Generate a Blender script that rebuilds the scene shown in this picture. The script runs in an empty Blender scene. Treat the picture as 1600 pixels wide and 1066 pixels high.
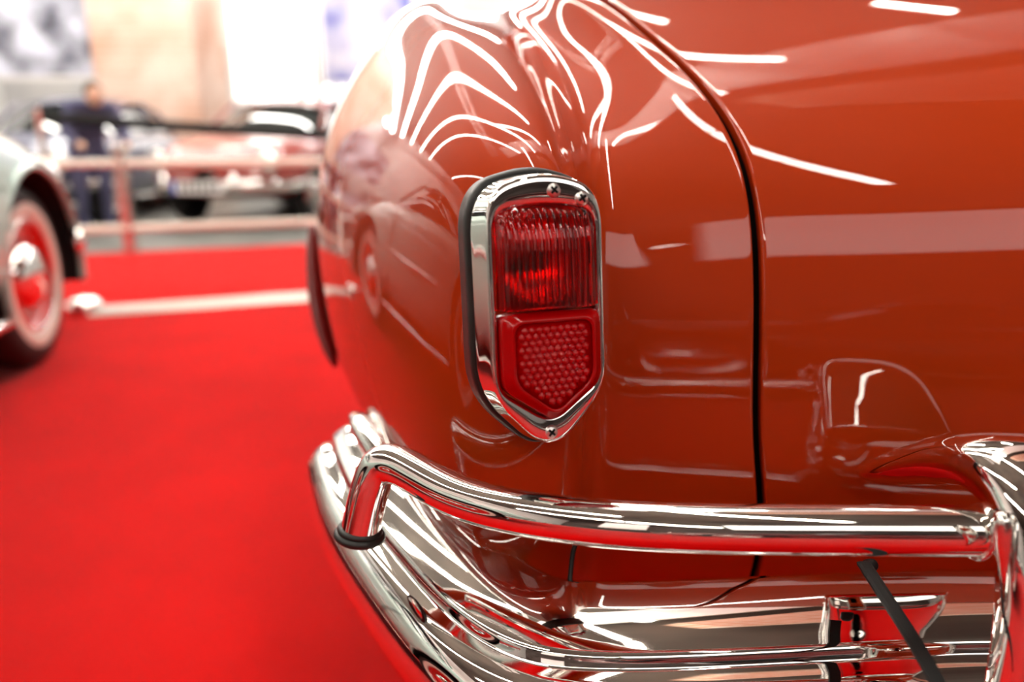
import bpy, math, random
import numpy as np
from mathutils import Vector, Matrix

PI = math.pi
random.seed(7)
COL = bpy.context.scene.collection

# ------------------------------------------------------------------ camera
FPX = 1180.0
PITCH = math.radians(14.6)
CZ = 0.8
cam_d = bpy.data.cameras.new('camera')
cam_d.sensor_width = 36.0
cam_d.lens = 36.0 * FPX / 1600.0
cam_d.clip_start = 0.02
cam_d.clip_end = 200
cam_d.dof.use_dof = True
cam_d.dof.focus_distance = 0.58
cam_d.dof.aperture_fstop = 2.4
cam = bpy.data.objects.new('camera', cam_d)
COL.objects.link(cam)
cam.location = (0, 0, CZ)
cam.rotation_euler = (PI / 2 - PITCH, 0, 0)
sc = bpy.context.scene
sc.camera = cam

# ------------------------------------------------------------------ world and exposure
w = bpy.data.worlds.new('world')
sc.world = w
w.use_nodes = True
w.node_tree.nodes['Background'].inputs[0].default_value = (1.0, 0.96, 0.9, 1)
w.node_tree.nodes['Background'].inputs[1].default_value = 0.6
sc.view_settings.view_transform = 'Standard'
sc.view_settings.look = 'None'
sc.view_settings.gamma = 1.0
sc.view_settings.use_curve_mapping = False
sc.view_settings.exposure = 0.4
sc.cycles.max_bounces = 10
sc.cycles.caustics_reflective = False
sc.cycles.caustics_refractive = False
sc.cycles.sample_clamp_indirect = 8.0
TUBE_STRENGTH = 29.0


def at(px, py, d):
    """point seen at that place of the photograph, d metres along the lens axis"""
    a = (px - 800) / FPX * d
    b = (533 - py) / FPX * d
    return Vector((a, d * math.cos(PITCH) + b * math.sin(PITCH), CZ - d * math.sin(PITCH) + b * math.cos(PITCH)))


def atz(px, py, z):
    q = (533 - py) / FPX
    h = z - CZ
    cp, sp = math.cos(PITCH), math.sin(PITCH)
    # q*(Y cp - h sp) = Y sp + h cp
    Y = (h * cp + q * h * sp) / (q * cp - sp)
    d = Y * cp - h * sp
    return Vector(((px - 800) / FPX * d, Y, z))


# ------------------------------------------------------------------ materials
def mat(name, color=(0.8, 0.8, 0.8), rough=0.5, metal=0.0, coat=0.0, coat_rough=0.03, trans=0.0, ior=1.45,
        emit=None, estr=0.0, spec=0.5, sheen=0.0):
    m = bpy.data.materials.new(name)
    m.use_nodes = True
    b = m.node_tree.nodes['Principled BSDF']
    b.inputs['Base Color'].default_value = (*color, 1)
    b.inputs['Roughness'].default_value = rough
    b.inputs['Metallic'].default_value = metal
    b.inputs['Coat Weight'].default_value = coat
    b.inputs['Coat Roughness'].default_value = coat_rough
    b.inputs['Transmission Weight'].default_value = trans
    b.inputs['IOR'].default_value = ior
    b.inputs['Specular IOR Level'].default_value = spec
    b.inputs['Sheen Weight'].default_value = sheen
    if emit:
        b.inputs['Emission Color'].default_value = (*emit, 1)
        b.inputs['Emission Strength'].default_value = estr
    return m


def noise_color(m, c1, c2, scale=20, detail=4, lo=0.35, hi=0.65, coord='Object', stretch=None):
    nt = m.node_tree
    b = nt.nodes['Principled BSDF']
    tc = nt.nodes.new('ShaderNodeTexCoord')
    n = nt.nodes.new('ShaderNodeTexNoise')
    n.inputs['Scale'].default_value = scale
    n.inputs['Detail'].default_value = detail
    r = nt.nodes.new('ShaderNodeValToRGB')
    r.color_ramp.elements[0].position = lo
    r.color_ramp.elements[1].position = hi
    r.color_ramp.elements[0].color = (*c1, 1)
    r.color_ramp.elements[1].color = (*c2, 1)
    src = tc.outputs[coord]
    if stretch:
        mp = nt.nodes.new('ShaderNodeMapping')
        mp.inputs['Scale'].default_value = stretch
        nt.links.new(src, mp.inputs[0])
        src = mp.outputs[0]
    nt.links.new(src, n.inputs['Vector'])
    nt.links.new(n.outputs['Fac'], r.inputs[0])
    nt.links.new(r.outputs[0], b.inputs['Base Color'])
    return m, n


def noise_bump(m, scale, strength, dist=0.01):
    nt = m.node_tree
    b = nt.nodes['Principled BSDF']
    tc = nt.nodes.new('ShaderNodeTexCoord')
    n = nt.nodes.new('ShaderNodeTexNoise')
    n.inputs['Scale'].default_value = scale
    bp = nt.nodes.new('ShaderNodeBump')
    bp.inputs['Strength'].default_value = strength
    bp.inputs['Distance'].default_value = dist
    nt.links.new(tc.outputs['Object'], n.inputs['Vector'])
    nt.links.new(n.outputs['Fac'], bp.inputs['Height'])
    nt.links.new(bp.outputs[0], b.inputs['Normal'])
    return m


M = {}
M['paint'] = mat('orange_paint', (0.42, 0.036, 0.003), 0.5, spec=0.05, coat=1.0, coat_rough=0.012)
M['chrome'] = mat('chrome', (0.92, 0.9, 0.87), 0.03, metal=1.0)
M['chrome_soft'] = mat('chrome_soft', (0.8, 0.78, 0.75), 0.12, metal=1.0)
M['rubber'] = noise_bump(mat('black_rubber', (0.012, 0.012, 0.011), 0.42), 90, 0.25, 0.002)
M['black'] = mat('black_gap', (0.004, 0.004, 0.004), 0.9)
M['gap_rubber'] = mat('gap_rubber', (.004, .003, .003), .95, spec=.05)
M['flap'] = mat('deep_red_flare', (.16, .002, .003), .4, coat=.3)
M['screw'] = mat('screw_steel', (.85, .83, .8), .32, metal=1.0)
M['strap'] = mat('black_webbing', (0.008, 0.008, 0.008), 0.6, spec=.3)
M['lens'] = mat('red_glass', (0.9, 0.004, 0.008), 0.02, trans=1.0, ior=1.49)
M['reflex'] = mat('red_reflex', (0.42, 0.0, 0.001), 0.12, coat=0.25, spec=0.35)
M['reflector'] = mat('silver_reflector', (0.9, 0.88, 0.84), 0.22, metal=1.0)
M['bulb'] = mat('bulb_glass', (0.9, 0.5, 0.1), 0.1, coat=1.0)
M['carpet'] = noise_bump(mat('red_carpet', (0.62, 0.006, 0.008), 0.9, sheen=0.22, spec=0.02), 900, 0.6, 0.004)
M['carpet'], _n = noise_color(M['carpet'], (0.50, 0.002, 0.002), (0.64, 0.003, 0.003), 2.2, 6)
M['carpet'].node_tree.nodes['Principled BSDF'].inputs['Sheen Roughness'].default_value = 0.25
M['floor'], _n = noise_color(mat('grey_floor', (0.2, 0.2, 0.19), 0.35), (0.13, 0.13, 0.12), (0.24, 0.24, 0.22), 3)
M['ceiling'], _n = noise_color(mat('ceiling', (0.3, 0.27, 0.25), 0.9), (0.05, 0.042, 0.035), (0.10, 0.085, 0.07), 0.6, 2)
M['wall'], _n = noise_color(mat('white_wall', (0.8, 0.8, 0.8), 0.8), (0.74, 0.74, 0.72), (0.82, 0.81, 0.79), 1.2)
M['grey_wall'], _n = noise_color(mat('grey_wall', (0.4, 0.4, 0.4), 0.8), (0.50, 0.50, 0.51), (0.60, 0.59, 0.58), 1.2)
M['white'] = mat('white_panel', (0.85, 0.85, 0.84), 0.5)
M['steel'] = mat('steel', (0.75, 0.7, 0.66), 0.25, metal=1.0)
M['cream'] = mat('cream_rail', (0.78, 0.72, 0.62), 0.4)
M['brick'], _n = noise_color(mat('brick', (0.6, 0.3, 0.2), 0.9), (0.66, 0.40, 0.29), (0.84, 0.66, 0.56), 1.6, 3)
M['brick_small'] = mat('brick_cladding', (.6, .3, .2), .9)
_nt = M['brick_small'].node_tree
_tc = _nt.nodes.new('ShaderNodeTexCoord'); _bt = _nt.nodes.new('ShaderNodeTexBrick')
_bt.inputs['Color1'].default_value = (.62, .33, .22, 1); _bt.inputs['Color2'].default_value = (.75, .48, .36, 1); _bt.inputs['Mortar'].default_value = (.75, .66, .58, 1)
_bt.inputs['Scale'].default_value = 2.2
_nt.links.new(_tc.outputs['Object'], _bt.inputs['Vector']); _nt.links.new(_bt.outputs['Color'], _nt.nodes['Principled BSDF'].inputs['Base Color'])
M['dark_wall'], _n = noise_color(mat('dark_wall', (.1, .08, .07), .9), (.07, .05, .045), (.13, .10, .09), .8)
M['mortar'] = mat('mortar', (0.75, 0.68, 0.62), 0.9)
M['tube'] = mat('tube_light', (1, 1, 1), 0.5, emit=(1.0, 0.94, 0.83), estr=TUBE_STRENGTH)
M['tube_bright'] = mat('bright_tube_light', (1, 1, 1), 0.5, emit=(1.0, 0.96, 0.9), estr=TUBE_STRENGTH * 1.5)
M['white_glow'] = mat('white_glow', (.9, .9, .9), .5, emit=(1.0, .95, .9), estr=1.6)  # glow added to the unlit board behind; also used for the lit screen
M['housing'] = mat('lamp_housing', (0.5, 0.5, 0.5), 0.5)
M['tyre'] = noise_bump(mat('tyre', (0.018, 0.016, 0.016), 0.6), 60, 0.3)
M['whitewall'] = mat('whitewall', (0.75, 0.66, 0.58), 0.6)
M['glass'] = mat('dark_glass', (0.02, 0.025, 0.025), 0.03, coat=1.0)
M['red_rim'] = mat('red_rim', (0.7, 0.015, 0.01), 0.3, coat=1.0)
M['mint'] = mat('mint_paint', (0.36, 0.52, 0.47), 0.35, coat=1.0)
M['navy_cloth'], _n = noise_color(mat('navy_cloth', (0.08, 0.09, 0.2), 0.9), (0.06, 0.06, 0.12), (0.10, 0.10, 0.18), 6)
M['skin'] = mat('skin', (0.7, 0.42, 0.3), 0.5)
M['hair'] = mat('hair', (0.06, 0.035, 0.02), 0.7)


# ------------------------------------------------------------------ mesh helpers
def mesh_obj(name, verts, faces, m, parent=None, smooth=True):
    me = bpy.data.meshes.new(name)
    me.from_pydata([tuple(v) for v in verts], [], faces)
    me.update()
    if smooth:
        me.polygons.foreach_set('use_smooth', [True] * len(me.polygons))
    if m is not None:
        me.materials.append(m)
    o = bpy.data.objects.new(name, me)
    COL.objects.link(o)
    if parent is not None:
        o.parent = parent
        o.matrix_parent_inverse = parent_inv(parent)
    return o


def parent_inv(p):
    mw = Matrix.Identity(4)
    q = p
    chain = []
    while q is not None:
        chain.append(q)
        q = q.parent
    for q in reversed(chain):
        mw = mw @ q.matrix_parent_inverse @ q.matrix_basis if q.parent is not None else q.matrix_basis.copy()
    return mw.inverted()


def tag(o, label=None, cat=None, group=None, kind=None):
    if label: o['label'] = label
    if cat: o['category'] = cat
    if group: o['group'] = group
    if kind: o['kind'] = kind
    return o


def empty(name, loc, label, cat, group=None):
    o = bpy.data.objects.new(name, None)
    o.empty_display_size = 0.05
    COL.objects.link(o)
    o.location = loc
    return tag(o, label, cat, group)


def grid_faces(nr, nc, close_c=False, close_r=False, flip=False, off=0):
    f = []
    for i in range(nr if close_r else nr - 1):
        for j in range(nc if close_c else nc - 1):
            a = off + i * nc + j
            b = off + i * nc + (j + 1) % nc
            c = off + ((i + 1) % nr) * nc + (j + 1) % nc
            d = off + ((i + 1) % nr) * nc + j
            f.append((a, d, c, b) if flip else (a, b, c, d))
    return f


def bspl(n, ts):
    """clamped uniform cubic B-spline basis, n controls, parameters ts in 0..n-1 (knot-average spaced)"""
    k = 3
    kn = np.concatenate([[0] * k, np.arange(0, n - k + 1), [n - k] * k]).astype(float)
    g = np.array([kn[i + 1:i + k + 1].mean() for i in range(n)])   # Greville
    t = np.interp(ts, np.arange(n), g)
    t = np.clip(t, 0, n - k - 1e-9)
    N = np.zeros((len(t), n + k))
    for i in range(n + k):
        N[:, i] = (t >= kn[i]) & (t < kn[i + 1])
    for p in range(1, k + 1):
        N2 = np.zeros((len(t), n + k))
        for i in range(n + k - p):
            d1 = kn[i + p] - kn[i]
            d2 = kn[i + p + 1] - kn[i + 1] if i + p + 1 < len(kn) else 0
            if d1 > 0: N2[:, i] += (t - kn[i]) / d1 * N[:, i]
            if d2 > 0 and i + 1 < n + k: N2[:, i] += (kn[i + p + 1] - t) / d2 * N[:, i + 1]
        N = N2
    return N[:, :n]


def spline_pts(ctrl, n):
    c = np.array([tuple(x) for x in ctrl], float)
    return [Vector(p) for p in bspl(len(c), np.linspace(0, len(c) - 1, n)) @ c]


def surf(ctrl, us, vs):
    c = np.array(ctrl, float)           # rows(v) x cols(u) x 3
    Bv = bspl(c.shape[0], np.array(vs, float))
    Bu = bspl(c.shape[1], np.array(us, float))
    return np.einsum('ri,ijk,cj->rck', Bv, c, Bu)


def sweep(path, radius, n=20, ell=None, cap=True, closed=False):
    """tube along path; radius float or list; returns verts, faces"""
    V, F = [], []
    P = [Vector(p) for p in path]
    m = len(P)
    up = Vector((0, 0, 1))
    t0 = (P[1] - P[0]).normalized()
    nrm = up - t0 * up.dot(t0)
    if nrm.length < 0.1:
        nrm = Vector((1, 0, 0)) - t0 * t0.x
    nrm.normalize()
    for i in range(m):
        if closed:
            t = (P[(i + 1) % m] - P[i - 1]).normalized()
        else:
            t = (P[min(i + 1, m - 1)] - P[max(i - 1, 0)]).normalized()
        nrm = (nrm - t * nrm.dot(t)).normalized()
        bn = t.cross(nrm)
        r = radius[i] if hasattr(radius, '__len__') else radius
        ex, ey = ell if ell else (1, 1)
        for k in range(n):
            a = 2 * PI * k / n
            V.append(P[i] + nrm * (math.cos(a) * r * ey) + bn * (math.sin(a) * r * ex))
    F = grid_faces(m, n, close_c=True, close_r=closed)
    if cap and not closed:
        F.append(tuple(range(n))[::-1])
        F.append(tuple(range((m - 1) * n, m * n)))
    return V, F


def box_vf(x0, x1, y0, y1, z0, z1, off=0):
    v = [(x0, y0, z0), (x1, y0, z0), (x1, y1, z0), (x0, y1, z0), (x0, y0, z1), (x1, y0, z1), (x1, y1, z1), (x0, y1, z1)]
    f = [(0, 3, 2, 1), (4, 5, 6, 7), (0, 1, 5, 4), (1, 2, 6, 5), (2, 3, 7, 6), (3, 0, 4, 7)]
    return v, [tuple(a + off for a in q) for q in f]


def box(name, x0, x1, y0, y1, z0, z1, m, parent=None, bevel=0.0):
    v, f = box_vf(x0, x1, y0, y1, z0, z1)
    o = mesh_obj(name, v, f, m, parent, smooth=False)
    if bevel:
        bm = o.modifiers.new('bevel', 'BEVEL')
        bm.width = bevel
        bm.segments = 2
    return o


def lathe(profile, n=48, axis='y'):
    """profile list of (r, h); revolve about axis"""
    V = []
    for r, h in profile:
        for k in range(n):
            a = 2 * PI * k / n
            c, s = r * math.cos(a), r * math.sin(a)
            V.append({'y': (c, h, s), 'z': (c, s, h), 'x': (h, c, s)}[axis])
    return V, grid_faces(len(profile), n, close_c=True)


def recalc(o):
    import bmesh
    bm = bmesh.new()
    bm.from_mesh(o.data)
    bmesh.ops.recalc_face_normals(bm, faces=bm.faces)
    bm.to_mesh(o.data)
    bm.free()
    return o


# ------------------------------------------------------------------ the hall
HX0, HX1, HY0, HY1, HZ = -9.0, 11.0, -9.0, 14.0, 5.6
tag(box('floor', HX0, HX1, HY0, HY1, -0.1, 0.0, M['floor']), kind='structure')
tag(box('ceiling', HX0, HX1, HY0, HY1, HZ, HZ + 0.1, M['ceiling']), kind='structure')
tag(box('wall_back', HX0, HX1, HY1, HY1 + 0.1, 0, HZ, M['grey_wall']), kind='structure')
tag(box('wall_front', HX0, HX1, HY0 - 0.1, HY0, 0, HZ, M['dark_wall']), kind='structure')
tag(box('wall_left', HX0 - 0.1, HX0, HY0, HY1, 0, HZ, M['wall']), kind='structure')
tag(box('wall_right', HX1, HX1 + 0.1, HY0, HY1, 0, HZ, M['wall']), kind='structure')

# red carpet: a thin slab whose far edge is seen beyond the cars
ca, cb = atz(130, 397, 0.008), atz(480, 381, 0.008)
dirv = (cb - ca).normalized()
c0, c1 = ca - dirv * 4.0, ca + dirv * 7.5
cv = [(c0.x, c0.y, 0.008), (c1.x, c1.y, 0.008), (c1.x + 0.5, -6, 0.008), (c0.x, -6, 0.008)]
cv = cv + [(x, y, 0.0005) for x, y, z in cv]
tag(mesh_obj('carpet', cv, [(0, 3, 2, 1), (4, 5, 6, 7), (0, 1, 5, 4), (1, 2, 6, 5), (2, 3, 7, 6), (3, 0, 4, 7)], M['carpet'], smooth=False),
    'large bright red exhibition carpet lying under the two classic cars', 'carpet')

# ceiling light rows, running slantwise over the hall
LZ = 4.6
ROWDEF = [
    # start x, y   end x, y   bright tubes   where
    ((1.4, 12.8), (7.6, 7.9), 1, 'furthest into the far right corner'),
    ((-7.6, 13.5), (0.9, 13.5), 1, 'close along the far wall'),
    ((-7.8, 13.0), (0.4, 8.0), 1, 'third from the far wall, above the parked cars'),
    ((-7.6, 11.6), (0.55, 5.6), 1, 'passing just beyond the barrier'),
    ((2.45, 4.25), (2.95, 3.9), 0, 'short piece over the orange roof'),
    ((-7.6, 10.2), (0.8, 3.7), 0, 'crossing above the barrier'),
    ((-7.6, 8.7), (0.95, 1.7), 0, 'crossing above the floor bar'),
    ((-7.6, 7.2), (0.0, 1.3), 0, 'crossing above the mint car'),
    ((-0.75, 3.1), (1.5, 2.7), 0, 'short row along the white duct'),
    ((0.12, 1.75), (1.85, -1.8), 0, 'over the orange tail and the photographer'),
    ((-7.0, 3.2), (-1.2, -1.4), 0, 'left of the photographer'),
    ((-6.0, -1.0), (1.0, -6.4), 0, 'nearest the wall behind the photographer'),
]
for (xa, ya), (xb, yb), bright, where in ROWDEF:
    P0, P1 = Vector((xa, ya, LZ)), Vector((xb, yb, LZ))
    L_ = (P1 - P0).length
    RD = (P1 - P0) / L_
    r = empty('tube_light_row', P0, 'ceiling row of white tube lights ' + where, 'light', 'tube light rows under the ceiling')
    n = max(1, int(L_ / 1.25))
    ln_ = L_ / n
    V, F = sweep([P0 + Vector((0, 0, .092)), P1 + Vector((0, 0, .092))], .035, 8)
    mesh_obj('housing', V, F, M['housing'], r)
    for k in range(n):
        q = P0 + RD * (k * ln_)
        V, F = sweep([q + RD * .02, q + RD * (ln_ - .045)], 0.052, 10)
        mesh_obj('tube', V, F, M['tube_bright' if bright else 'tube'], r)

# white beams that cross the ceiling
def beam(name, p0, p1, wdt, h, m, label):
    p0, p1 = Vector(p0), Vector(p1)
    t = (p1 - p0).normalized()
    s = Vector((-t.y, t.x, 0)) * wdt / 2
    u = Vector((0, 0, h))
    v = [p0 - s, p1 - s, p1 + s, p0 + s, p0 - s + u, p1 - s + u, p1 + s + u, p0 + s + u]
    return tag(mesh_obj(name, v, [(0, 3, 2, 1), (4, 5, 6, 7), (0, 1, 5, 4), (1, 2, 6, 5), (2, 3, 7, 6), (3, 0, 4, 7)], m, smooth=False), label, 'beam')

beam('ceiling_duct', (-.95, 1.35, 5.1), (6.8, 5.6, 5.1), 0.8, 0.25, M['white'], 'broad white duct hanging under the ceiling, mirrored as a pale band on the lid')
# brick clad bulkhead under the ceiling at the right
V = [(x, y, z) for z in (5.0, HZ) for x, y in ((1.25, 1.7), (1.6, 1.35), (8.0, 2.2), (8.0, 5.2))]
tag(mesh_obj('bulkhead', V, [(0, 3, 2, 1), (0, 1, 5, 4), (1, 2, 6, 5), (2, 3, 7, 6), (3, 0, 4, 7)], M['brick_small'], smooth=False),
    'brick clad bulkhead under the ceiling, mirrored as the brick patch on the lid', 'bulkhead')
# white board high behind the photographer, its glow added to brighten its reflection
V = [(x, y, z) for z in (3.2, 5.3) for x, y in ((1.0, -5.3), (6.6, -2.9), (6.6, -3.0), (1.0, -5.4))]
tag(mesh_obj('blank_board', V, [(0, 3, 2, 1), (4, 5, 6, 7), (0, 1, 5, 4), (1, 2, 6, 5), (2, 3, 7, 6), (3, 0, 4, 7)], M['white_glow'], smooth=False),
    'wide blank white board with added glow high behind the photographer, mirrored in the lid', 'board')
tag(box('blank_board', -2.6, -1.0, -4.2, -4.1, 1.2, 3.4, M['white']), 'blank white board standing left behind the photographer', 'board')
# lattice truss under the ceiling
T0, T1 = Vector((-2.1, 9.5, 4.85)), Vector((-1.55, 1.2, 4.85))
trs = empty('ceiling_truss', T0, 'long white lattice truss running under the ceiling over the carpet', 'truss')
for dx in (-.16, .16):
    for dz in (0, .3):
        V, F = sweep([T0 + Vector((dx, 0, dz)), T1 + Vector((dx, 0, dz))], .03, 8)
        mesh_obj('chord', V, F, M['white'], trs)
for i in range(22):
    a, b = T0.lerp(T1, i / 22), T0.lerp(T1, (i + 1) / 22)
    sg = -.16 if i % 2 else .16
    V, F = sweep([a + Vector((sg, 0, 0)), b + Vector((-sg, 0, 0))], .016, 6)
    mesh_obj('brace', V, F, M['white'], trs)

# ------------------------------------------------------------------ brick columns
def brick_column(x, y, wx, wy, h, label, nb=True, group=None):
    root = empty('brick_column', (x, y, 0), label, 'column', group)
    box('core', x - wx / 2 + .015, x + wx / 2 - .015, y - wy / 2 + .015, y + wy / 2 - .015, 0, h, M['mortar'], root)
    ch = 0.1
    n = 0
    me = None
    rows = int(h / ch)
    for i in range(rows):
        z = i * ch
        k = 5
        L = wx / k
        off = L / 2 if i % 2 else 0
        for j in range(k + (1 if off else 0)):
            xa = max(x - wx / 2, x - wx / 2 + j * L - off) + 0.006
            xb = min(x + wx / 2, x - wx / 2 + (j + 1) * L - off) - 0.006
            d = random.uniform(0, 0.008)
            if n < 290:
                box('brick', xa, xb, y - wy / 2 - d, y - wy / 2 + 0.05, z + 0.006, z + ch - 0.006, M['brick'], root)
            n += 1
    # the side faces, seen only in the reflections
    V, F = [], []
    for i in range(rows):
        z = i * ch
        for sx in (-1, 1):
            for j in range(4):
                L = wy / 4
                ya = y - wy / 2 + j * L + 0.006
                xx = x + sx * wx / 2
                v, f = box_vf(min(xx, xx - sx * 0.05), max(xx, xx - sx * 0.05), ya, ya + L - 0.012, z + 0.006, z + ch - 0.006, len(V))
                V += v; F += f
    s = mesh_obj('side_bricks', V, F, M['brick'], root, smooth=False)
    s['kind'] = 'stuff'
    return root

brick_column(-5.05, 11.6, 1.42, 1.2, 4.3, 'wide pale brick column behind the parked cars')


# ------------------------------------------------------------------ the orange car
CXC = 0.60                                # centre plane of the car
base = Vector((CXC, 1.9, 0.0))
car = empty('classic_car', base, 'orange red classic coupe seen closely from its rear left corner', 'car')

# rows of controls, bottom to top: z, then (x, y) along the contour from far along the side, round the tail, to the centre
ROWS = [
    # z      far          side1         widest        s3            s4            shoulderL     tailC        shoulderR     flank        valley        deck        deck         gap          lid ...
    (0.37, [(-.20, 1.8), (-.22, 1.45), (-.20, 1.2), (-.16, 1.02), (-.10, .84), (-.055, .70), (-.01, .635), (.025, .622), (.05, .63), (.065, .645), (.08, .67), (.11, .68), (.16, .675), (.245, .67), (.30, .665), (.38, .655), (.48, .65), (.60, .645)]),
    (0.42, [(-.25, 1.8), (-.27, 1.45), (-.25, 1.2), (-.21, 1.02), (-.135, .82), (-.075, .68), (-.025, .605), (.02, .59), (.05, .595), (.062, .615), (.076, .65), (.11, .66), (.16, .655), (.245, .65), (.30, .645), (.38, .635), (.48, .63), (.60, .625)]),
    (0.47, [(-.29, 1.8), (-.31, 1.45), (-.29, 1.21), (-.245, 1.03), (-.155, .81), (-.09, .66), (-.035, .582), (.02, .567), (.05, .573), (.06, .60), (.072, .635), (.11, .64), (.16, .637), (.235, .633), (.29, .628), (.38, .618), (.48, .61), (.60, .605)]),
    (0.55, [(-.305, 1.8), (-.325, 1.45), (-.31, 1.22), (-.265, 1.05), (-.175, .83), (-.102, .665), (-.042, .573), (.02, .557), (.05, .565), (.06, .595), (.070, .632), (.11, .636), (.16, .634), (.213, .63), (.29, .625), (.38, .615), (.48, .607), (.60, .602)]),
    (0.63, [(-.31, 1.8), (-.335, 1.45), (-.32, 1.23), (-.275, 1.06), (-.185, .84), (-.11, .67), (-.045, .570), (.02, .553), (.05, .563), (.06, .597), (.070, .635), (.11, .64), (.16, .637), (.208, .634), (.29, .628), (.38, .62), (.48, .612), (.60, .607)]),
    (0.70, [(-.31, 1.8), (-.335, 1.45), (-.32, 1.24), (-.275, 1.07), (-.185, .85), (-.11, .68), (-.045, .571), (.02, .555), (.05, .566), (.06, .604), (.070, .65), (.11, .652), (.16, .65), (.206, .647), (.29, .641), (.38, .633), (.48, .625), (.60, .62)]),
    (0.76, [(-.305, 1.8), (-.33, 1.45), (-.315, 1.25), (-.27, 1.08), (-.182, .87), (-.11, .70), (-.045, .586), (.017, .568), (.045, .58), (.056, .62), (.070, .68), (.11, .676), (.16, .672), (.202, .668), (.29, .662), (.38, .654), (.48, .646), (.60, .641)]),
    (0.81, [(-.295, 1.8), (-.32, 1.45), (-.305, 1.26), (-.26, 1.10), (-.175, .90), (-.11, .75), (-.048, .632), (.008, .615), (.035, .63), (.048, .68), (.066, .735), (.11, .718), (.155, .711), (.192, .706), (.29, .70), (.38, .692), (.48, .684), (.60, .679)]),
    (0.86, [(-.28, 1.8), (-.30, 1.5), (-.288, 1.30), (-.245, 1.15), (-.17, .99), (-.115, .86), (-.06, .755), (-.01, .735), (.02, .755), (.037, .80), (.060, .84), (.10, .80), (.14, .775), (.168, .766), (.27, .757), (.38, .748), (.48, .74), (.60, .735)]),
    (0.91, [(-.25, 1.85), (-.27, 1.55), (-.258, 1.35), (-.215, 1.20), (-.155, 1.07), (-.11, .97), (-.07, .89), (-.03, .87), (-.00, .885), (.020, .93), (.045, .96), (.08, .90), (.11, .87), (.132, .848), (.24, .838), (.36, .828), (.48, .82), (.60, .815)]),
    (0.95, [(-.22, 1.9), (-.24, 1.6), (-.23, 1.40), (-.19, 1.26), (-.14, 1.15), (-.105, 1.08), (-.08, 1.02), (-.05, 1.00), (-.025, 1.015), (-.002, 1.05), (.025, 1.06), (.055, .985), (.08, .945), (.105, .925), (.22, .909), (.35, .899), (.48, .891), (.60, .886)]),
    (0.985, [(-.19, 1.95), (-.21, 1.7), (-.20, 1.50), (-.17, 1.37), (-.13, 1.28), (-.105, 1.23), (-.085, 1.20), (-.065, 1.18), (-.04, 1.18), (-.02, 1.18), (.005, 1.16), (.03, 1.08), (.05, 1.02), (.075, 1.00), (.20, .982), (.34, .97), (.48, .962), (.60, .957)]),
    (1.02, [(-.15, 2.1), (-.165, 1.95), (-.16, 1.75), (-.14, 1.60), (-.12, 1.50), (-.105, 1.45), (-.09, 1.42), (-.075, 1.40), (-.055, 1.38), (-.03, 1.35), (.0, 1.28), (.03, 1.18), (.045, 1.12), (.06, 1.08), (.18, 1.06), (.33, 1.045), (.48, 1.035), (.60, 1.03)]),
    (1.035, [(-.12, 2.3), (-.12, 2.2), (-.12, 2.1), (-.11, 2.0), (-.10, 1.92), (-.09, 1.87), (-.08, 1.83), (-.07, 1.80), (-.05, 1.75), (-.03, 1.70), (.0, 1.55), (.03, 1.35), (.045, 1.22), (.06, 1.15), (.18, 1.12), (.33, 1.10), (.48, 1.09), (.60, 1.085)]),
]
NB = 14 - 1                               # column of the lid gap
ctrl = []
for z, pts in ROWS:
    lift = np.interp(z, [.81, .86, .91, .95, .985, 1.02, 1.035], [0, .010, .027, .042, .052, .052, .045])
    left = [(x, y, z + lift * ([1, 1, 1, 1, .85, .55, .2] + [0] * 20)[q]) for q, (x, y) in enumerate(pts)]
    right = [(2 * CXC - x, y, zz) for x, y, zz in left[:-1]][::-1]
    ctrl.append(left + right)
NC = len(ctrl[0])


def rolled(us, vs, edges):
    """surface with its edges at u == edge rolled inward over a small radius"""
    S = surf(ctrl, us, vs)
    return S


def panel(name, ua, ub, nu, parent, roll_a=False, roll_b=False):
    r = 0.0028
    vs = np.linspace(0, len(ROWS) - 1, 150)
    us = np.linspace(ua, ub, nu)
    S = surf(ctrl, us, vs)
    # normals
    du = np.gradient(S, axis=1); dv = np.gradient(S, axis=0)
    N = np.cross(du, dv)
    N /= np.linalg.norm(N, axis=2, keepdims=True) + 1e-12
    cols = [S[:, j] for j in range(nu)]
    def edge(j, sgn):
        T = sgn * du[:, j] / (np.linalg.norm(du[:, j], axis=1, keepdims=True) + 1e-12)
        out = []
        for a in (18, 36, 54, 72, 90):
            a = math.radians(a)
            out.append(S[:, j] + T * r * math.sin(a) - N[:, j] * r * (1 - math.cos(a)))
        out.append(out[-1] - N[:, j] * 0.012)
        return out
    if roll_b: cols = cols + edge(nu - 1, 1)
    if roll_a: cols = edge(0, -1)[::-1] + cols
    A = np.stack(cols, axis=1)
    nr, nc = A.shape[:2]
    # close the tail underneath
    return mesh_obj(name, A.reshape(-1, 3), grid_faces(nr, nc), M['paint'], parent), S, N


GU = 0.095                               # half width of the gap in control units
UR = NC - 1 - NB
body, SL, NL = panel('body_panel', 0, NB - GU, 260, car, roll_b=True)
body2, _, _ = panel('body_panel', UR + GU, NC - 1, 200, car, roll_a=True)
lid, _, _ = panel('trunk_lid', NB + GU, UR - GU, 160, car, roll_a=True, roll_b=True)


def seal(u):
    vs = np.linspace(0, len(ROWS) - 1, 150)
    S = surf(ctrl, [u - 0.16, u, u + 0.16], vs)
    du = S[:, 2] - S[:, 0]; dv = np.gradient(S[:, 1], axis=0)
    N = np.cross(du, dv); N /= np.linalg.norm(N, axis=1, keepdims=True)
    A = np.stack([S[:, 0] - N * 0.0105, S[:, 1] - N * 0.010, S[:, 2] - N * 0.0105], axis=1)
    return mesh_obj('gap_seal', A.reshape(-1, 3), grid_faces(150, 3), M['gap_rubber'], car)

seal(NB); seal(UR)

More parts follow.
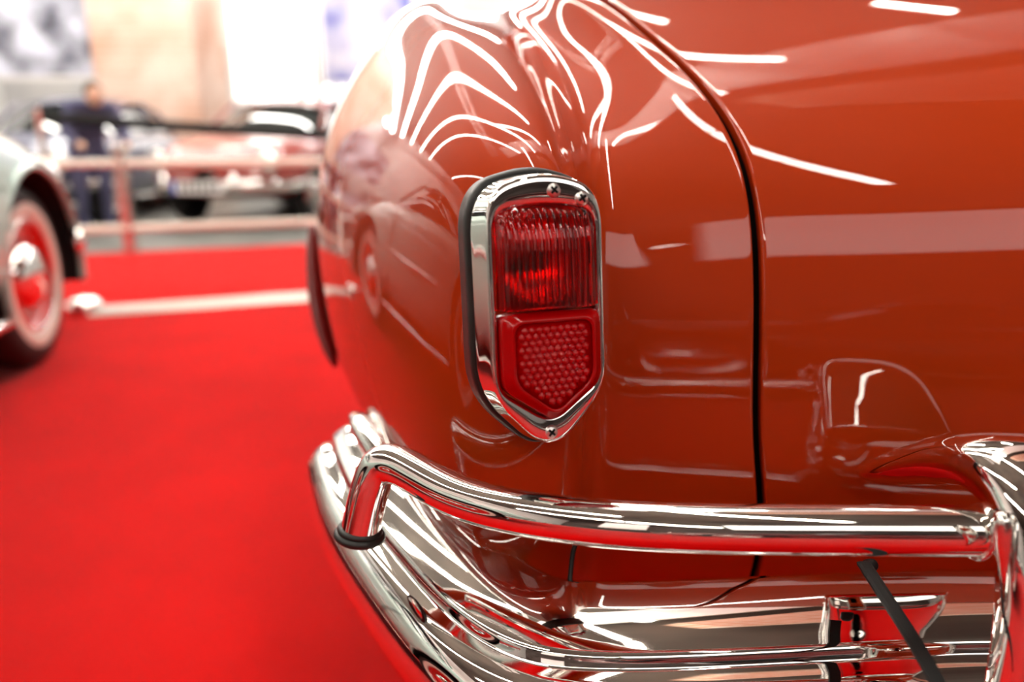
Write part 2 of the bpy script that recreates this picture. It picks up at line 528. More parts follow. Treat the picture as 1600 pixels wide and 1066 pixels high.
# roof, rear window beyond the lid (just above the frame) and the wheel behind the tail
def strip(name, rows, m, parent, nv=20, nu=40):
    c = rows
    S = surf(c, np.linspace(0, len(c[0]) - 1, nu), np.linspace(0, len(c) - 1, nv))
    o = mesh_obj(name, S.reshape(-1, 3), grid_faces(nv, nu), m, parent)
    s = o.modifiers.new('thick', 'SOLIDIFY'); s.thickness = 0.006; s.offset = 0
    return o

def arc_row(y, z, hw, bow, dz, n=7):
    return [(CXC + hw * t, y + bow * t * t, z - dz * t * t) for t in np.linspace(-1, 1, n)]

strip('deck_panel', [arc_row(1.04, 1.03, .54, .05, 0.0), arc_row(1.10, 1.06, .55, .08, .02), arc_row(1.2, 1.09, .56, .1, .03), arc_row(1.28, 1.10, .57, .12, .04)], M['paint'], car)
strip('rear_window', [arc_row(1.28, 1.10, .54, .2, .03), arc_row(1.42, 1.20, .52, .2, .04), arc_row(1.58, 1.28, .50, .2, .05), arc_row(1.70, 1.31, .48, .2, .05)], M['glass'], car)
strip('roof_panel', [arc_row(1.70, 1.31, .52, .2, .06), arc_row(1.9, 1.35, .54, .1, .07), arc_row(2.3, 1.36, .55, 0, .08), arc_row(2.7, 1.33, .54, 0, .08), arc_row(2.9, 1.28, .52, 0, .06)], M['paint'], car)

for s in (-1, 1):
    V, F = sweep(spline_pts([(CXC + s * .56, 1.27, 1.06), (CXC + s * .555, 1.42, 1.14), (CXC + s * .54, 1.60, 1.22), (CXC + s * .53, 1.86, 1.28)], 24), [.035] * 12 + [.028] * 12, 14, ell=(.6, 1.3))
    mesh_obj('roof_pillar', V, F, M['paint'], car)
    G = [(CXC + s * .56, 1.5, 1.02), (CXC + s * .56, 2.9, 1.02), (CXC + s * .53, 2.9, 1.28), (CXC + s * .53, 1.9, 1.28)]
    g_ = mesh_obj('side_window', G, [(0, 1, 2, 3)], M['glass'], car, smooth=False)
    q_ = g_.modifiers.new('thick', 'SOLIDIFY'); q_.thickness = .006
# wheel arch flare: the dark red blade that stands out beyond the tail bulge
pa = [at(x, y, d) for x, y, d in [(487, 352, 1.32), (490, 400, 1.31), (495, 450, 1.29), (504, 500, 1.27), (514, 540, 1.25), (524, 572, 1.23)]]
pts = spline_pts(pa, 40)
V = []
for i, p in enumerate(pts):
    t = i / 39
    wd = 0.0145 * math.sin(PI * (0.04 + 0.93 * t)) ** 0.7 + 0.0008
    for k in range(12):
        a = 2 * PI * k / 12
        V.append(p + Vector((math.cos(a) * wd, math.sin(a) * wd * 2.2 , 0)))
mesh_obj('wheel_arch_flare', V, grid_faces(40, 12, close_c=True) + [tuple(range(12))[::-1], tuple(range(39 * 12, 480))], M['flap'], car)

# lower apron under the tail, behind the bumper
ap = []
for z, pts_ in [(0.37, 0.0), (0.33, 0.03), (0.28, 0.09), (0.24, 0.17)]:
    ap.append([(x + (0.0 if x > 0.1 else 0.0), y + pts_, z) for x, y, _z in ctrl[0][4:NC - 4]])
S = surf(ap, np.linspace(0, len(ap[0]) - 1, 120), np.linspace(0, 3, 20))
mesh_obj('apron_panel', S.reshape(-1, 3), grid_faces(20, 120), M['paint'], car)


# ------------------------------------------------------------------ tail light
LO = at(833, 481, 0.5515)                 # origin: centre line, joint of the two lenses, on the body
yaw, til = math.radians(20), math.radians(7)
ln = Vector((math.sin(yaw) * math.cos(til), -math.cos(yaw) * math.cos(til), math.sin(til)))
lu = Vector((math.cos(yaw), math.sin(yaw), 0))
lv = ln.cross(lu) * -1
if lv.z < 0: lv = -lv


def LP(u, v, h):
    return LO + lu * u + lv * v + ln * h


def outline(w, top, corner_r, vb, apex, n=96, crown=0.006, soft=0.35, ar=0.028):
    """closed outline: arched top with round corners, straight sides, V shaped foot"""
    poly = []
    # corner points with radius
    cps = [((0, top + crown), 0.02), ((w, top), corner_r), ((w, vb), corner_r * soft * 1.6), ((0, apex), ar), ((-w, vb), corner_r * soft * 1.6), ((-w, top), corner_r)]
    P = []
    m = len(cps)
    for i in range(m):
        (p, r) = cps[i]
        a = Vector((*cps[i - 1][0], 0)); b = Vector((*p, 0)); c = Vector((*cps[(i + 1) % m][0], 0))
        e1 = (a - b); e2 = (c - b)
        L1 = min(r, e1.length * 0.48); L2 = min(r, e2.length * 0.48)
        q0 = b + e1.normalized() * L1; q1 = b + e2.normalized() * L2
        for t in np.linspace(0, 1, 12):
            P.append(q0 * (1 - t) ** 2 + b * (2 * t * (1 - t)) + q1 * t * t)
    # resample by angle around the centre so that outlines match one to one
    P2 = []
    for k in range(n):
        ang = 2 * PI * k / n
        d = Vector((math.sin(ang), math.cos(ang), 0))
        best = None
        # angular stretch: the shape is tall
        d = Vector((math.sin(ang) * 0.5, math.cos(ang), 0)).normalized()
        for i in range(len(P)):
            a, b = P[i - 1], P[i]
            e = b - a
            den = d.x * e.y - d.y * e.x
            if abs(den) < 1e-12: continue
            t = (a.x * e.y - a.y * e.x) / den
            s = (a.x * d.y - a.y * d.x) / den
            if t > 0 and -1e-6 <= s <= 1 + 1e-6:
                if best is None or t > best: best = t
        P2.append((d.x * best, d.y * best))
    return P2


def stack(name, layers, m, parent, close_last=False, close_first=False, fn=LP):
    n = len(layers[0][0])
    V = []
    for pts, h in layers:
        for (u, v) in pts:
            V.append(fn(u, v, h(u, v) if callable(h) else h))
    F = grid_faces(len(layers), n, close_c=True)
    if close_last: F.append(tuple(range((len(layers) - 1) * n, len(layers) * n))[::-1])
    if close_first: F.append(tuple(range(n)))
    return mesh_obj(name, V, F, m, parent)


def mixo(a, b, t):
    return [(p[0] * (1 - t) + q[0] * t, p[1] * (1 - t) + q[1] * t) for p, q in zip(a, b)]


NO = 128
o_gask = outline(.0500, .089, .034, -.062, -.1100, NO, .014, .5)
o_gask_in = outline(.0470, .085, .033, -.060, -.1060, NO, .013, .5)
o_base = outline(.0475, .086, .032, -.060, -.1080, NO, .013, .5)
o_ridge = outline(.0425, .084, .026, -.058, -.1045, NO, .012, .45)
o_lens = outline(.0375, .069, .013, -.053, -.0795, NO, .005, .4, .014)

gask = None
tl = stack('tail_light', [(o_base, -0.012), (o_base, .006), (mixo(o_base, o_ridge, .25), .011), (mixo(o_base, o_ridge, .6), .0195), (mixo(o_base, o_ridge, .9), .0265),
                          (o_ridge, .0285), (mixo(o_ridge, o_lens, .15), .0297), (mixo(o_ridge, o_lens, .6), .0290), (mixo(o_ridge, o_lens, .86), .0285),
                          (mixo(o_ridge, o_lens, .95), .0278), (o_lens, .026), (o_lens, .016)], M['chrome'], car)
tl['label'] = 'chrome bezel with red two part lens'
stack('gasket', [(o_base, -.014), (o_gask, -.014), (o_gask, .002), (mixo(o_gask, o_base, .3), .0045), (mixo(o_gask, o_base, .8), .006), (mixo(o_gask, o_base, 1.15), .0055)], M['rubber'], tl)

# lens body: upper fluted glass
def inset(o, k, dv=0):
    return [(u * (1 - k), v * (1 - k * .6) + dv) for u, v in o]

UPV0, UPV1 = 0.002, 0.0725
nu_, nv_ = 261, 60
V, F = [], []
def lens_half(v):
    r = 0.013
    w_ = .0370
    if v > UPV1 - r:
        t = (v - (UPV1 - r)) / r
        return w_ - r * (1 - math.sqrt(max(0, 1 - min(t, 1) ** 2)))
    return w_
for i in range(nv_ + 1):
    v = UPV0 + (UPV1 - UPV0) * (1 - (1 - i / nv_) ** 1.6) if True else 0
    hw = lens_half(v)
    for j in range(nu_):
        s = -1 + 2 * j / (nu_ - 1)
        u = s * hw
        edge = 1 - abs(s) ** 6
        tv = (v - UPV0) / (UPV1 - UPV0)
        dome = 0.012 * (1 - (max(0, tv - .55) / .45) ** 2.4 if tv > .55 else 1) * edge ** .6
        # flutes inside the glass, shallow on its face
        fade = min(1, max(0, (0.94 - tv) / .06)) * min(1, tv / .04)
        fl = 0.0011 * abs(math.cos(PI * u / 0.0050)) * fade * (1 if abs(s) < .93 else 0)
        crown = .004 * (1 - s * s) * (1 if tv > .9 else 1)
        V.append(LP(u, v + crown * (tv > 0.5) * ((tv - .5) * 2) ** 3, .0262 + dome + fl))
F = grid_faces(nv_ + 1, nu_)
lens = mesh_obj('lens', V, F, M['lens'], tl)
sm = lens.modifiers.new('thick', 'SOLIDIFY'); sm.thickness = 0.003; sm.offset = -1

# lower lens: pentagon block with a raised frame and a reflex field
def pent(w_, top, vb, apex, n=96, r=.006):
    return outline(w_, top, r, vb, apex, n, 0.0, .6, .008)
def shift(o, c):
    return [(u, v + c) for u, v in o]
cpv = -0.035
def lowo(w_, top, vb, apex, r=.008):
    return shift(outline(w_, top - cpv, r, vb - cpv, apex - cpv, 96, 0.0, .7, .008), cpv)
l0 = lowo(.0370, .0005, -.052, -.078)
l1 = lowo(.0362, -.0003, -.0515, -.077)
l2 = lowo(.0325, -.0030, -.0505, -.0740)
l3 = lowo(.0315, -.0040, -.0500, -.0730)
l4 = lowo(.0290, -.0062, -.0485, -.0705)
l5 = lowo(.0284, -.0068, -.0480, -.0700)
low = stack('reflector_lens', [(l0, .020), (l0, .033), (l1, .0355), (l2, .0360), (l3, .0390), (l4, .0395), (l5, .0375)], M['reflex'], tl, close_last=True)
low['label'] = 'dark red reflector lens with a honeycomb field'
V, F = [], []
def inside(u, v):
    a = abs(u)
    if a > .0255 or v > -.0105: return False
    return v > -.0655 + (a / .0255) * .0185
pitch_ = .0053
rws = 13
for i in range(rws):
    v = -.0118 - i * pitch_ * .866
    for j in range(-6, 7):
        u = (j + (0.5 if i % 2 else 0)) * pitch_
        if not inside(u, v): continue
        k0 = len(V)
        for rr, hh in ((.00285, .0376), (.0024, .0383), (.0015, .0390), (.0007, .0393)):
            for k in range(12):
                a = k * PI / 6
                V.append(LP(u + rr * math.cos(a), v + rr * math.sin(a), hh))
        V.append(LP(u, v, .0395))
        F += grid_faces(4, 12, close_c=True, off=k0)
        for k in range(12):
            F.append((k0 + 36 + k, k0 + 36 + (k + 1) % 12, k0 + 48))
hc = mesh_obj('reflex_cells', V, F, M['reflex'], tl, smooth=True)
hc['kind'] = 'stuff'

# reflector bowl and bulb behind the fluted lens
prof = [(.030 * math.sin(a), -.020 * math.cos(a)) for a in np.linspace(0.02, PI / 2, 14)]
V = []
for r_, h_ in prof:
    for k in range(32):
        a = 2 * PI * k / 32
        V.append(LP(r_ * math.cos(a), .038 + r_ * 1.15 * math.sin(a), .0215 + h_))
mesh_obj('reflector_bowl', V, grid_faces(14, 32, close_c=True), M['reflector'], tl)
V = []
for i in range(10):
    a = PI * i / 9
    for k in range(16):
        b = 2 * PI * k / 16
        V.append(LP(-.002 + .008 * math.sin(a) * math.cos(b), .034 + .008 * math.sin(a) * math.sin(b), .016 + .010 * math.cos(a)))
mesh_obj('bulb', V, grid_faces(10, 16, close_c=True), M['bulb'], tl)

# cross head screws on the flange
def screw(u, v, h=.0291, ang=0.3, R=.0046):
    prof = [(R * 1.2, -.0012), (R * 1.15, .0), (R, .0002), (R * .97, .0007), (R * .7, .0012), (R * .4, .0013)]
    V = []
    n = 32
    for r_, hh in prof:
        for k in range(n):
            a = 2 * PI * k / n
            V.append(LP(u + r_ * math.cos(a), v + r_ * math.sin(a), h + hh))
    F = grid_faces(len(prof), n, close_c=True) + [tuple(range((len(prof) - 1) * n, len(prof) * n))[::-1]]
    s = mesh_obj('screw', V, F, M['screw'], tl)
    V, F = [], []
    for q in (0, PI / 2):
        c, s_ = math.cos(ang + q), math.sin(ang + q)
        k0 = len(V)
        for hh in (h + .0009, h + .00145):
            for (a, b) in ((-R * .68, -R * .18), (R * .68, -R * .18), (R * .68, R * .18), (-R * .68, R * .18)):
                V.append(LP(u + a * c - b * s_, v + a * s_ + b * c, hh))
        F += [tuple(k0 + x for x in f) for f in ((0, 3, 2, 1), (4, 5, 6, 7), (0, 1, 5, 4), (1, 2, 6, 5), (2, 3, 7, 6), (3, 0, 4, 7))]
    return s, V, F
for (u, v) in ((.007, .0825), (.028, .0765), (-.001, -.0865)):
    s, V, F = screw(u, v, ang=random.uniform(.3, .9))
    mesh_obj('screw_slot', V, F, M['black'], tl, smooth=False)


# ------------------------------------------------------------------ bumper
ridge = [atz(x, y, .437) for x, y in [(516, 668), (522, 695), (536, 735), (560, 780), (600, 832), (640, 880), (690, 935), (750, 985), (830, 1022), (930, 1030), (1060, 1028), (1200, 1021), (1330, 1014), (1450, 1008), (1560, 1003)]]
lastp = ridge[-1]
ridge += [Vector((CXC - .12, lastp.y - .004, .437)), Vector((CXC, lastp.y - .006, .437))]
path = spline_pts(ridge, 110)
path = path + [Vector((2 * CXC - p.x, p.y, p.z)) for p in path[:-1][::-1]]
# cross-section: outward offset, height above the crease
SEC = [(-.069, .006), (-.072, .014), (-.070, .0195), (-.065, .0205), (-.054, .0195), (-.042, .0178), (-.030, .0148), (-.018, .0105), (-.009, .0062), (-.004, .0035), (-.001, .002), (.001, -.001), (.0015, -.007), (.004, -.009),
       (.012, -.010), (.022, -.016), (.032, -.027), (.038, -.042), (.038, -.060), (.032, -.078), (.020, -.090), (.008, -.096), (.0, -.098)]
V = []
nP = len(path)
# tangents blended
for i, p in enumerate(path):
    t = (path[min(i + 1, nP - 1)] - path[max(i - 1, 0)]).normalized()
    nrm = Vector((t.y, -t.x, 0)).normalized()      # outward: to the left and rear
    e = min(i, nP - 1 - i)
    k = min(1.0, math.sqrt(max(0.0, 1 - (1 - min(1, e / 5.0)) ** 2)))
    k = 0.18 + 0.82 * k
    narrow = 0.7 + 0.3 * min(1, e / 40.0)
    for j, (o_, h_) in enumerate(SEC):
        oo = o_ * (narrow if o_ < 0 else 1) * k
        V.append(p + nrm * oo + Vector((0, 0, -.03 + (h_ + .03) * k)))
F = grid_faces(nP, len(SEC))
F.append(tuple(range(len(SEC)))[::-1]); F.append(tuple((nP - 1) * len(SEC) + q for q in range(len(SEC))))
bumper = mesh_obj('bumper', V, F, M['chrome'], car)
bumper['label'] = 'chrome rear bumper blade'
sm = bumper.modifiers.new('thick', 'SOLIDIFY'); sm.thickness = 0.002; sm.offset = -1

# upper tube (over-rider bar) and its bent leg
TR = .0168
leg_c = [at(x, y, d) for x, y, d in [(561, 842, .655), (566, 815, .652), (574, 780, .648), (582, 752, .645)]]
bar_c = [at(x, y, d) for x, y, d in [(603, 722, .640), (628, 728, .632), (668, 752, .61), (720, 780, .585), (800, 801, .55), (900, 815, .525), (1020, 823, .510), (1150, 827, .505), (1300, 828, .502), (1440, 829, .500), (1535, 830, .499)]]
allc = leg_c + [at(590, 731, .643)] + bar_c
tp = spline_pts(allc, 150)
V, F = sweep(tp, TR, 32)
bar = mesh_obj('guard_bar', V, F, M['chrome'], bumper)
# short tapered socket at the right end
e0, e1 = at(1528, 831, .499), at(1575, 800, .497)
V, F = sweep([e0, e0.lerp(e1, .25), e0.lerp(e1, .6), e1], [TR * .9, TR * .88, TR * .6, TR * .45], 28)
mesh_obj('bar_socket', V, F, M['chrome'], bumper)
# clamp ring at the bar's end
cd = (e0 - at(1440, 831, .5)).normalized()
ring = []
for k in range(40):
    a = 2 * PI * k / 40
    ring.append(e0 + Vector((0, 0, 1)) * (math.cos(a) * TR * 1.03) + Vector((0, 1, 0)) * (math.sin(a) * TR * 1.03) + Vector((math.cos(a) * .003, 0, 0)))
V, F = sweep(ring, .0016, 10, closed=True)
mesh_obj('clamp_ring', V, F, M['chrome_soft'], bumper)
# rubber ring at the leg's foot
c = at(562, 836, .655)
axis = (at(574, 780, .648) - c).normalized()
axis = (axis + Vector((0, 0, .6))).normalized()
sx = Vector((1, 0, 0)); sx = (sx - axis * sx.dot(axis)).normalized(); sy = axis.cross(sx)
for rr, off, th in ((TR * 1.12, 0, .0036), (TR * 1.0, .005, .0028)):
    ring = [c + sx * math.cos(a) * rr + sy * math.sin(a) * rr + axis * off for a in np.linspace(0, 2 * PI, 48, endpoint=False)]
    V, F = sweep(ring, th, 14, closed=True)
    mesh_obj('grommet' if off == 0 else 'grommet_collar', V, F, M['rubber'], bumper)

# hidden return end of the blade: the upstanding bracket beside the tip
bp = [at(x, y, d) for x, y, d in [(556, 652, .93), (572, 668, .90), (592, 690, .87), (606, 715, .84), (616, 745, .82)]]
V, F = sweep(spline_pts(bp, 24), [.008 + .014 * math.sin(PI * min(1, (i + 2) / 14) / 2) for i in range(24)], 16, ell=(1, .75))
mesh_obj('end_bracket', V, F, M['chrome'], bumper)

# bumper horn (over-rider guard)
def horn(cx, name='bumper_guard', sgn=1):
    pth = [(.415, .30), (.412, .36), (.412, .43), (.415, .50), (.424, .550), (.445, .582), (.475, .592), (.508, .582), (.545, .560), (.585, .535)]
    hw = [.037, .037, .037, .036, .036, .038, .044, .050, .054, .056]
    th = [.020, .020, .020, .020, .021, .022, .022, .020, .016, .012]
    n = 60
    P = spline_pts([(0, y, z) for y, z in pth], n)
    W = np.interp(np.linspace(0, 9, n), range(10), hw); T = np.interp(np.linspace(0, 9, n), range(10), th)
    V = []
    for i in range(n):
        t = (P[min(i + 1, n - 1)] - P[max(i - 1, 0)]).normalized()
        nr = Vector((0, -t.z, t.y))
        for k in range(32):
            a = 2 * PI * k / 32
            ca_, sa_ = math.cos(a), math.sin(a)
            ex = 0.78
            x = math.copysign(abs(ca_) ** ex, ca_) * W[i]
            y = math.copysign(abs(sa_) ** ex, sa_) * T[i]
            V.append(Vector((cx, 0, 0)) + P[i] + Vector((x, 0, 0)) + nr * y)
    F = grid_faces(n, 32, close_c=True) + [tuple(range(32))[::-1], tuple(range((n - 1) * 32, n * 32))]
    return mesh_obj(name, V, F, M['chrome'], bumper)

HXC = .344
horn(HXC); horn(2 * CXC - HXC)

# thin wedge bracket beside the horn
w0, w1 = at(1566, 800, .462), at(1568, 915, .468)
V, F = sweep([w0.lerp(w1, t) for t in np.linspace(0, 1, 8)], [.004, .0055, .0055, .005, .004, .003, .002, .0008], 12)
mesh_obj('guard_bracket', V, F, M['chrome_soft'], bumper)

# black strap over the blade
sp = spline_pts([at(x, y, d) for x, y, d in [(1349, 880, .575), (1362, 900, .555), (1388, 940, .53), (1418, 985, .505), (1445, 1030, .48), (1475, 1085, .46), (1500, 1150, .45)]], 30)
V = []
for i, p in enumerate(sp):
    t = (sp[min(i + 1, 29)] - sp[max(i - 1, 0)]).normalized()
    side = Vector((1, .25, 0.1)); side = (side - t * side.dot(t)).normalized()
    nn = t.cross(side)
    wd = .0048
    for a, b in ((-1, -.25), (1, -.25), (1.0, .25), (.5, .32), (-.5, .32), (-1, .25)):
        V.append(p + side * (a * wd) + nn * (b * wd))
mesh_obj('strap', V, grid_faces(30, 6, close_c=True) + [tuple(range(6))[::-1], tuple(range(174, 180))], M['strap'], bumper, smooth=False)
b0 = at(1356, 884, .585)
V, F = sweep([b0, b0 + Vector((0, -.006, .004)), b0 + Vector((0, -.009, .006))], [.005, .005, .0032], 12)
mesh_obj('bolt', V, F, M['strap'], bumper)

# thin dark line under the tail
fp = spline_pts([at(x, y, d) for x, y, d in [(905, 845, .64), (896, 852, .64), (893, 880, .64), (889, 920, .635), (886, 960, .63)]], 20)
V, F = sweep(fp, .0022, 8)
mesh_obj('dark_line', V, F, M['rubber'], car)


# ------------------------------------------------------------------ generic classic car for the background
def classic(name, loc, yawz, m_body, label, L=4.1, scale=1.0, whitewall=True, rim=None, plate=True, group=None, roof=True, chrome_strip=True, detail=60, front_grille=False):
    root = empty(name, (0, 0, 0), label, 'car', group)
    hw = .80
    st = [(-2.05, .36, .30, .10, .60), (-2.03, .34, .45, .45, .66), (-1.90, .30, .58, .62, .74), (-1.55, .26, .66, .78, .84), (-1.2, .24, .70, .80, .92), (-.6, .22, .72, .79, .96), (0, .22, .72, .79, .95),
          (.7, .22, .72, .79, .93), (1.2, .24, .70, .80, .90), (1.55, .26, .66, .76, .84), (1.88, .30, .58, .60, .74), (2.03, .34, .42, .42, .64), (2.06, .38, .25, .12, .56)]
    rows = []
    for x, zb, ys, yw, zt in st:
        mid = (zb + zt) / 2
        half = [(0, zb), (ys * .6, zb), (ys * .95, zb + .02), (yw * 1.04, zb + .12), (yw * 1.03, mid), (yw * .99, zt - .10), (yw * .80, zt - .005), (yw * .45, zt + .015), (0, zt + .025)]
        full = [(x, y, z) for y, z in half] + [(x, -y, z) for y, z in half[::-1][1:]]
        rows.append(full)
    nvv, nuu = 120, 90
    S = surf(rows, np.linspace(0, len(rows[0]) - 1, nuu), np.linspace(0, len(rows) - 1, nvv))
    P = S.reshape(-1, 3)
    wheels = [(-1.2, .33), (1.22, .33)]
    F = []
    for f in grid_faces(nvv, nuu):
        c = P[list(f)].mean(axis=0)
        if abs(c[1]) > .45 and any((c[0] - wx) ** 2 + (c[2] - .34) ** 2 < .375 ** 2 for wx, wz in wheels):
            continue
        F.append(f)
    mesh_obj('body', P, F, m_body, root)
    # arch lips and dark wells
    for wx, wz in wheels:
        for s in (-1, 1):
            k = [(wx + .378 * math.cos(a), s * .800, .34 + .378 * math.sin(a)) for a in np.linspace(-.25, PI + .25, 40)]
            V, Fx = sweep(k, .014, 8)
            mesh_obj('arch_lip', V, Fx, m_body, root)
            V = []
            for yy in (.79, .45):
                for a in np.linspace(-.25, PI + .25, 30):
                    V.append((wx + .376 * math.cos(a), s * yy, .34 + .376 * math.sin(a)))
            ff = grid_faces(2, 30) + [tuple(range(30, 60))]
            mesh_obj('wheel_well', V, ff, M['black'], root)
            # wheel
            tyre_p = [(.20, .075), (.235, .088), (.27, .09), (.305, .082), (.322, .06), (.328, .03), (.328, -.03), (.322, -.06), (.30, -.08), (.2, -.075)]
            V, Fx = lathe([(r, h) for r, h in tyre_p], 48)
            V = [(x + wx, y * s + s * .665, z + .331) for x, y, z in V]
            wh = mesh_obj('wheel', V, Fx, M['tyre'], root)
            if whitewall:
                V, Fx = lathe([(.208, .084), (.220, .0925), (.250, .0935), (.260, .090)], 48)
                mesh_obj('whitewall', [(x + wx, y * s + s * .665, z + .331) for x, y, z in V], Fx, M['whitewall'], wh)
            V, Fx = lathe([(.208, .08), (.200, .086), (.19, .06), (.15, .045), (.12, .05), (.001, .05)], 40)
            mesh_obj('rim', [(x + wx, y * s + s * .665, z + .331) for x, y, z in V], Fx, rim or M['steel'], wh)
            V, Fx = lathe([(.125, .052), (.12, .075), (.09, .10), (.04, .115), (.001, .118)], 40)
            mesh_obj('hubcap', [(x + wx, y * s + s * .665, z + .331) for x, y, z in V], Fx, M['chrome'], wh)
            V, Fx = lathe([(.196, .083), (.202, .090), (.208, .083)], 40)
            mesh_obj('trim_ring', [(x + wx, y * s + s * .665, z + .331) for x, y, z in V], Fx, M['chrome'], wh)
    # greenhouse
    if roof:
        g = []
        for x, z, yw in [(-1.15, .90, .52), (-.95, 1.06, .56), (-.6, 1.24, .56), (-.2, 1.31, .57), (.2, 1.27, .57), (.5, 1.10, .60), (.75, .92, .62)]:
            half = [(yw + .10, .86), (yw + .07, min(z, .98)), (yw, z - .05), (yw * .6, z + .01), (0, z + .02)]
            g.append([(x, y, zz) for y, zz in half] + [(x, -y, zz) for y, zz in half[::-1][1:]])
        S = surf(g, np.linspace(0, 8, 40), np.linspace(0, 6, 40)).reshape(-1, 3)
        mesh_obj('windows', S, grid_faces(40, 40), M['glass'], root)
        g2 = []
        for x, z, yw in [(-.78, 1.17, .54), (-.5, 1.28, .56), (-.2, 1.325, .57), (.1, 1.31, .57), (.34, 1.23, .56)]:
            g2.append([(x, t * yw, z + .012 - .05 * abs(t) ** 3 + .012 * (1 - t * t)) for t in np.linspace(-1.03, 1.03, 9)])
        S = surf(g2, np.linspace(0, 8, 24), np.linspace(0, 4, 16)).reshape(-1, 3)
        mesh_obj('roof', S, grid_faces(16, 24), m_body, root)
        for s in (-1, 1):
            for x0, z0, x1, z1, yy0, yy1 in ((.78, .93, .30, 1.25, .66, .56), (-1.12, .93, -.75, 1.19, .60, .54), (-.25, .95, -.22, 1.28, .665, .575)):
                V, Fx = sweep([(x0, s * yy0, z0), (x1, s * yy1, z1)], .022, 8)
                mesh_obj('pillar', V, Fx, m_body, root)
    # bumpers, lamps, strip, plate
    for sx_ in (-1, 1):
        k = [(sx_ * (2.16 - .62 * abs(t) ** 3), t * .82, .42) for t in np.linspace(-1, 1, 31)]
        V, Fx = sweep(k, .05, 12, ell=(.45, 1))
        bb = mesh_obj('bumper', V, Fx, M['chrome'], root)
        for t in (-.42, .42):
            V, Fx = sweep([(sx_ * 2.17, t * .82, .36), (sx_ * 2.19, t * .82, .44), (sx_ * 2.17, t * .82, .54)], [.03, .04, .025], 12)
            mesh_obj('bumper_guard', V, Fx, M['chrome'], bb)
    for s in (-1, 1):
        V, Fx = lathe([(.105, -.02), (.11, .02), (.10, .035), (.09, .03)], 32, 'x')
        ring_ = mesh_obj('headlight', [(x + 1.90, y + s * .56, z + .64) for x, y, z in V], Fx, M['chrome'], root)
        V, Fx = lathe([(.092, .03), (.07, .045), (.03, .055), (.001, .057)], 32, 'x')
        mesh_obj('headlight_glass', [(x + 1.90, y + s * .56, z + .64) for x, y, z in V], Fx, M['reflector'], ring_)
        V, Fx = sweep([(1.93, s * .44, .50), (1.98, s * .44, .50)], [.05, .045], 16)
        mesh_obj('side_light', V, Fx, M['chrome_soft'], root)
        if chrome_strip:
            k = [(x, s * (.815 - .02 * abs(x)), .56) for x in np.linspace(-.80, .82, 16)]
            V, Fx = sweep(k, .012, 8)
            mesh_obj('trim_strip', V, Fx, M['chrome'], root)
            k = [(x, s * .81, .25) for x in np.linspace(-.80, .82, 16)]
            V, Fx = sweep(k, .018, 8)
            mesh_obj('sill_strip', V, Fx, M['chrome'], root)
            for xd in (-.55, .62):
                k = [(xd, s * .815, .30), (xd, s * .822, .55), (xd - .02, s * .80, .83)]
                V, Fx = sweep(spline_pts([k[0], k[0], k[1], k[2]], 12), .005, 6)
                mesh_obj('door_gap', V, Fx, M['black'], root)
    k = [(1.985, -.25, .50), (1.985, .25, .50)]
    for zz in (.46, .50, .54):
        V, Fx = sweep([(1.99, y, zz) for y in (-.28, 0, .28)], .008, 6)
        mesh_obj('grille_bar', V, Fx, M['chrome'], root)
    if plate:
        p = box('number_plate', 2.20, 2.212, -.26, .26, .36, .47, M['white'], root)
        box('blue_band', 2.211, 2.2135, -.26, -.215, .36, .47, M['blue'], p)
        V = []
        Fx = []
        for i in range(6):
            y = -.17 + i * .068
            v, f = box_vf(2.2115, 2.2135, y, y + .035, .38, .45, len(V))
            V += v; Fx += f
        pl = mesh_obj('plate_characters', V, Fx, M['black'], p, smooth=False)
    root.location = loc
    root.rotation_euler = (0, 0, yawz)
    root.scale = (scale,) * 3
    return root


M['blue'] = mat('blue_band', (0.02, 0.05, 0.5), 0.5)
M['maroon'] = mat('maroon_paint', (0.30, 0.04, 0.03), 0.35, coat=1.0)
M['maroon2'] = mat('wine_paint', (.12, .01, .01), .3, coat=1.0)
M['dark_blue'] = mat('dark_blue_paint', (0.03, 0.03, 0.09), 0.3, coat=1.0)
M['silver'] = mat('silver_paint', (0.5, 0.48, 0.45), 0.3, coat=1.0)
M['brown'] = mat('rosy_paint', (0.5, 0.30, 0.26), 0.3, coat=1.0)

# mint car at the left; its front wheel shows at the frame's left edge
wp = atz(52, 572, 0.0)
ax = math.radians(-13.0)
fwd = Vector((math.sin(ax), math.cos(ax), 0))       # its nose direction
side = Vector((math.cos(ax), -math.sin(ax), 0))
yawm = math.atan2(fwd.y, fwd.x)
origin = wp - fwd * 1.22 - side * .70
classic('mint_car', (origin.x, origin.y, 0.008), yawm, M['mint'], 'pale mint green classic car with whitewall tyre and red wheel at the left edge', rim=M['red_rim'], plate=False)

# row of classic cars on the grey floor beyond the barrier, noses towards the camera
classic('classic_car', (-2.6, 9.3, 0), math.radians(-98), M['maroon'], 'dark maroon classic car with a wide chrome bumper beyond the barrier', whitewall=False)
classic('classic_car', (-5.0, 9.2, 0), math.radians(-86), M['dark_blue'], 'dark blue classic car parked left of the maroon car', whitewall=False, plate=False)
classic('classic_car', (-7.1, 9.2, 0), math.radians(-70), M['brown'], 'rosy beige classic car half hidden behind the mint car', whitewall=False, plate=False)
classic('classic_car', (-0.5, 10.0, 0), math.radians(-100), M['silver'], 'silver classic car beyond the barrier behind the orange tail', whitewall=False, plate=False)

classic('classic_car', (1.6, -3.3, .008), math.radians(170), M['maroon2'], 'deep wine red classic car standing behind the photographer', whitewall=False, plate=False)
classic('classic_car', (5.4, -1.2, .008), math.radians(125), M['silver'], 'silver classic car standing right behind the photographer', whitewall=False, plate=False)

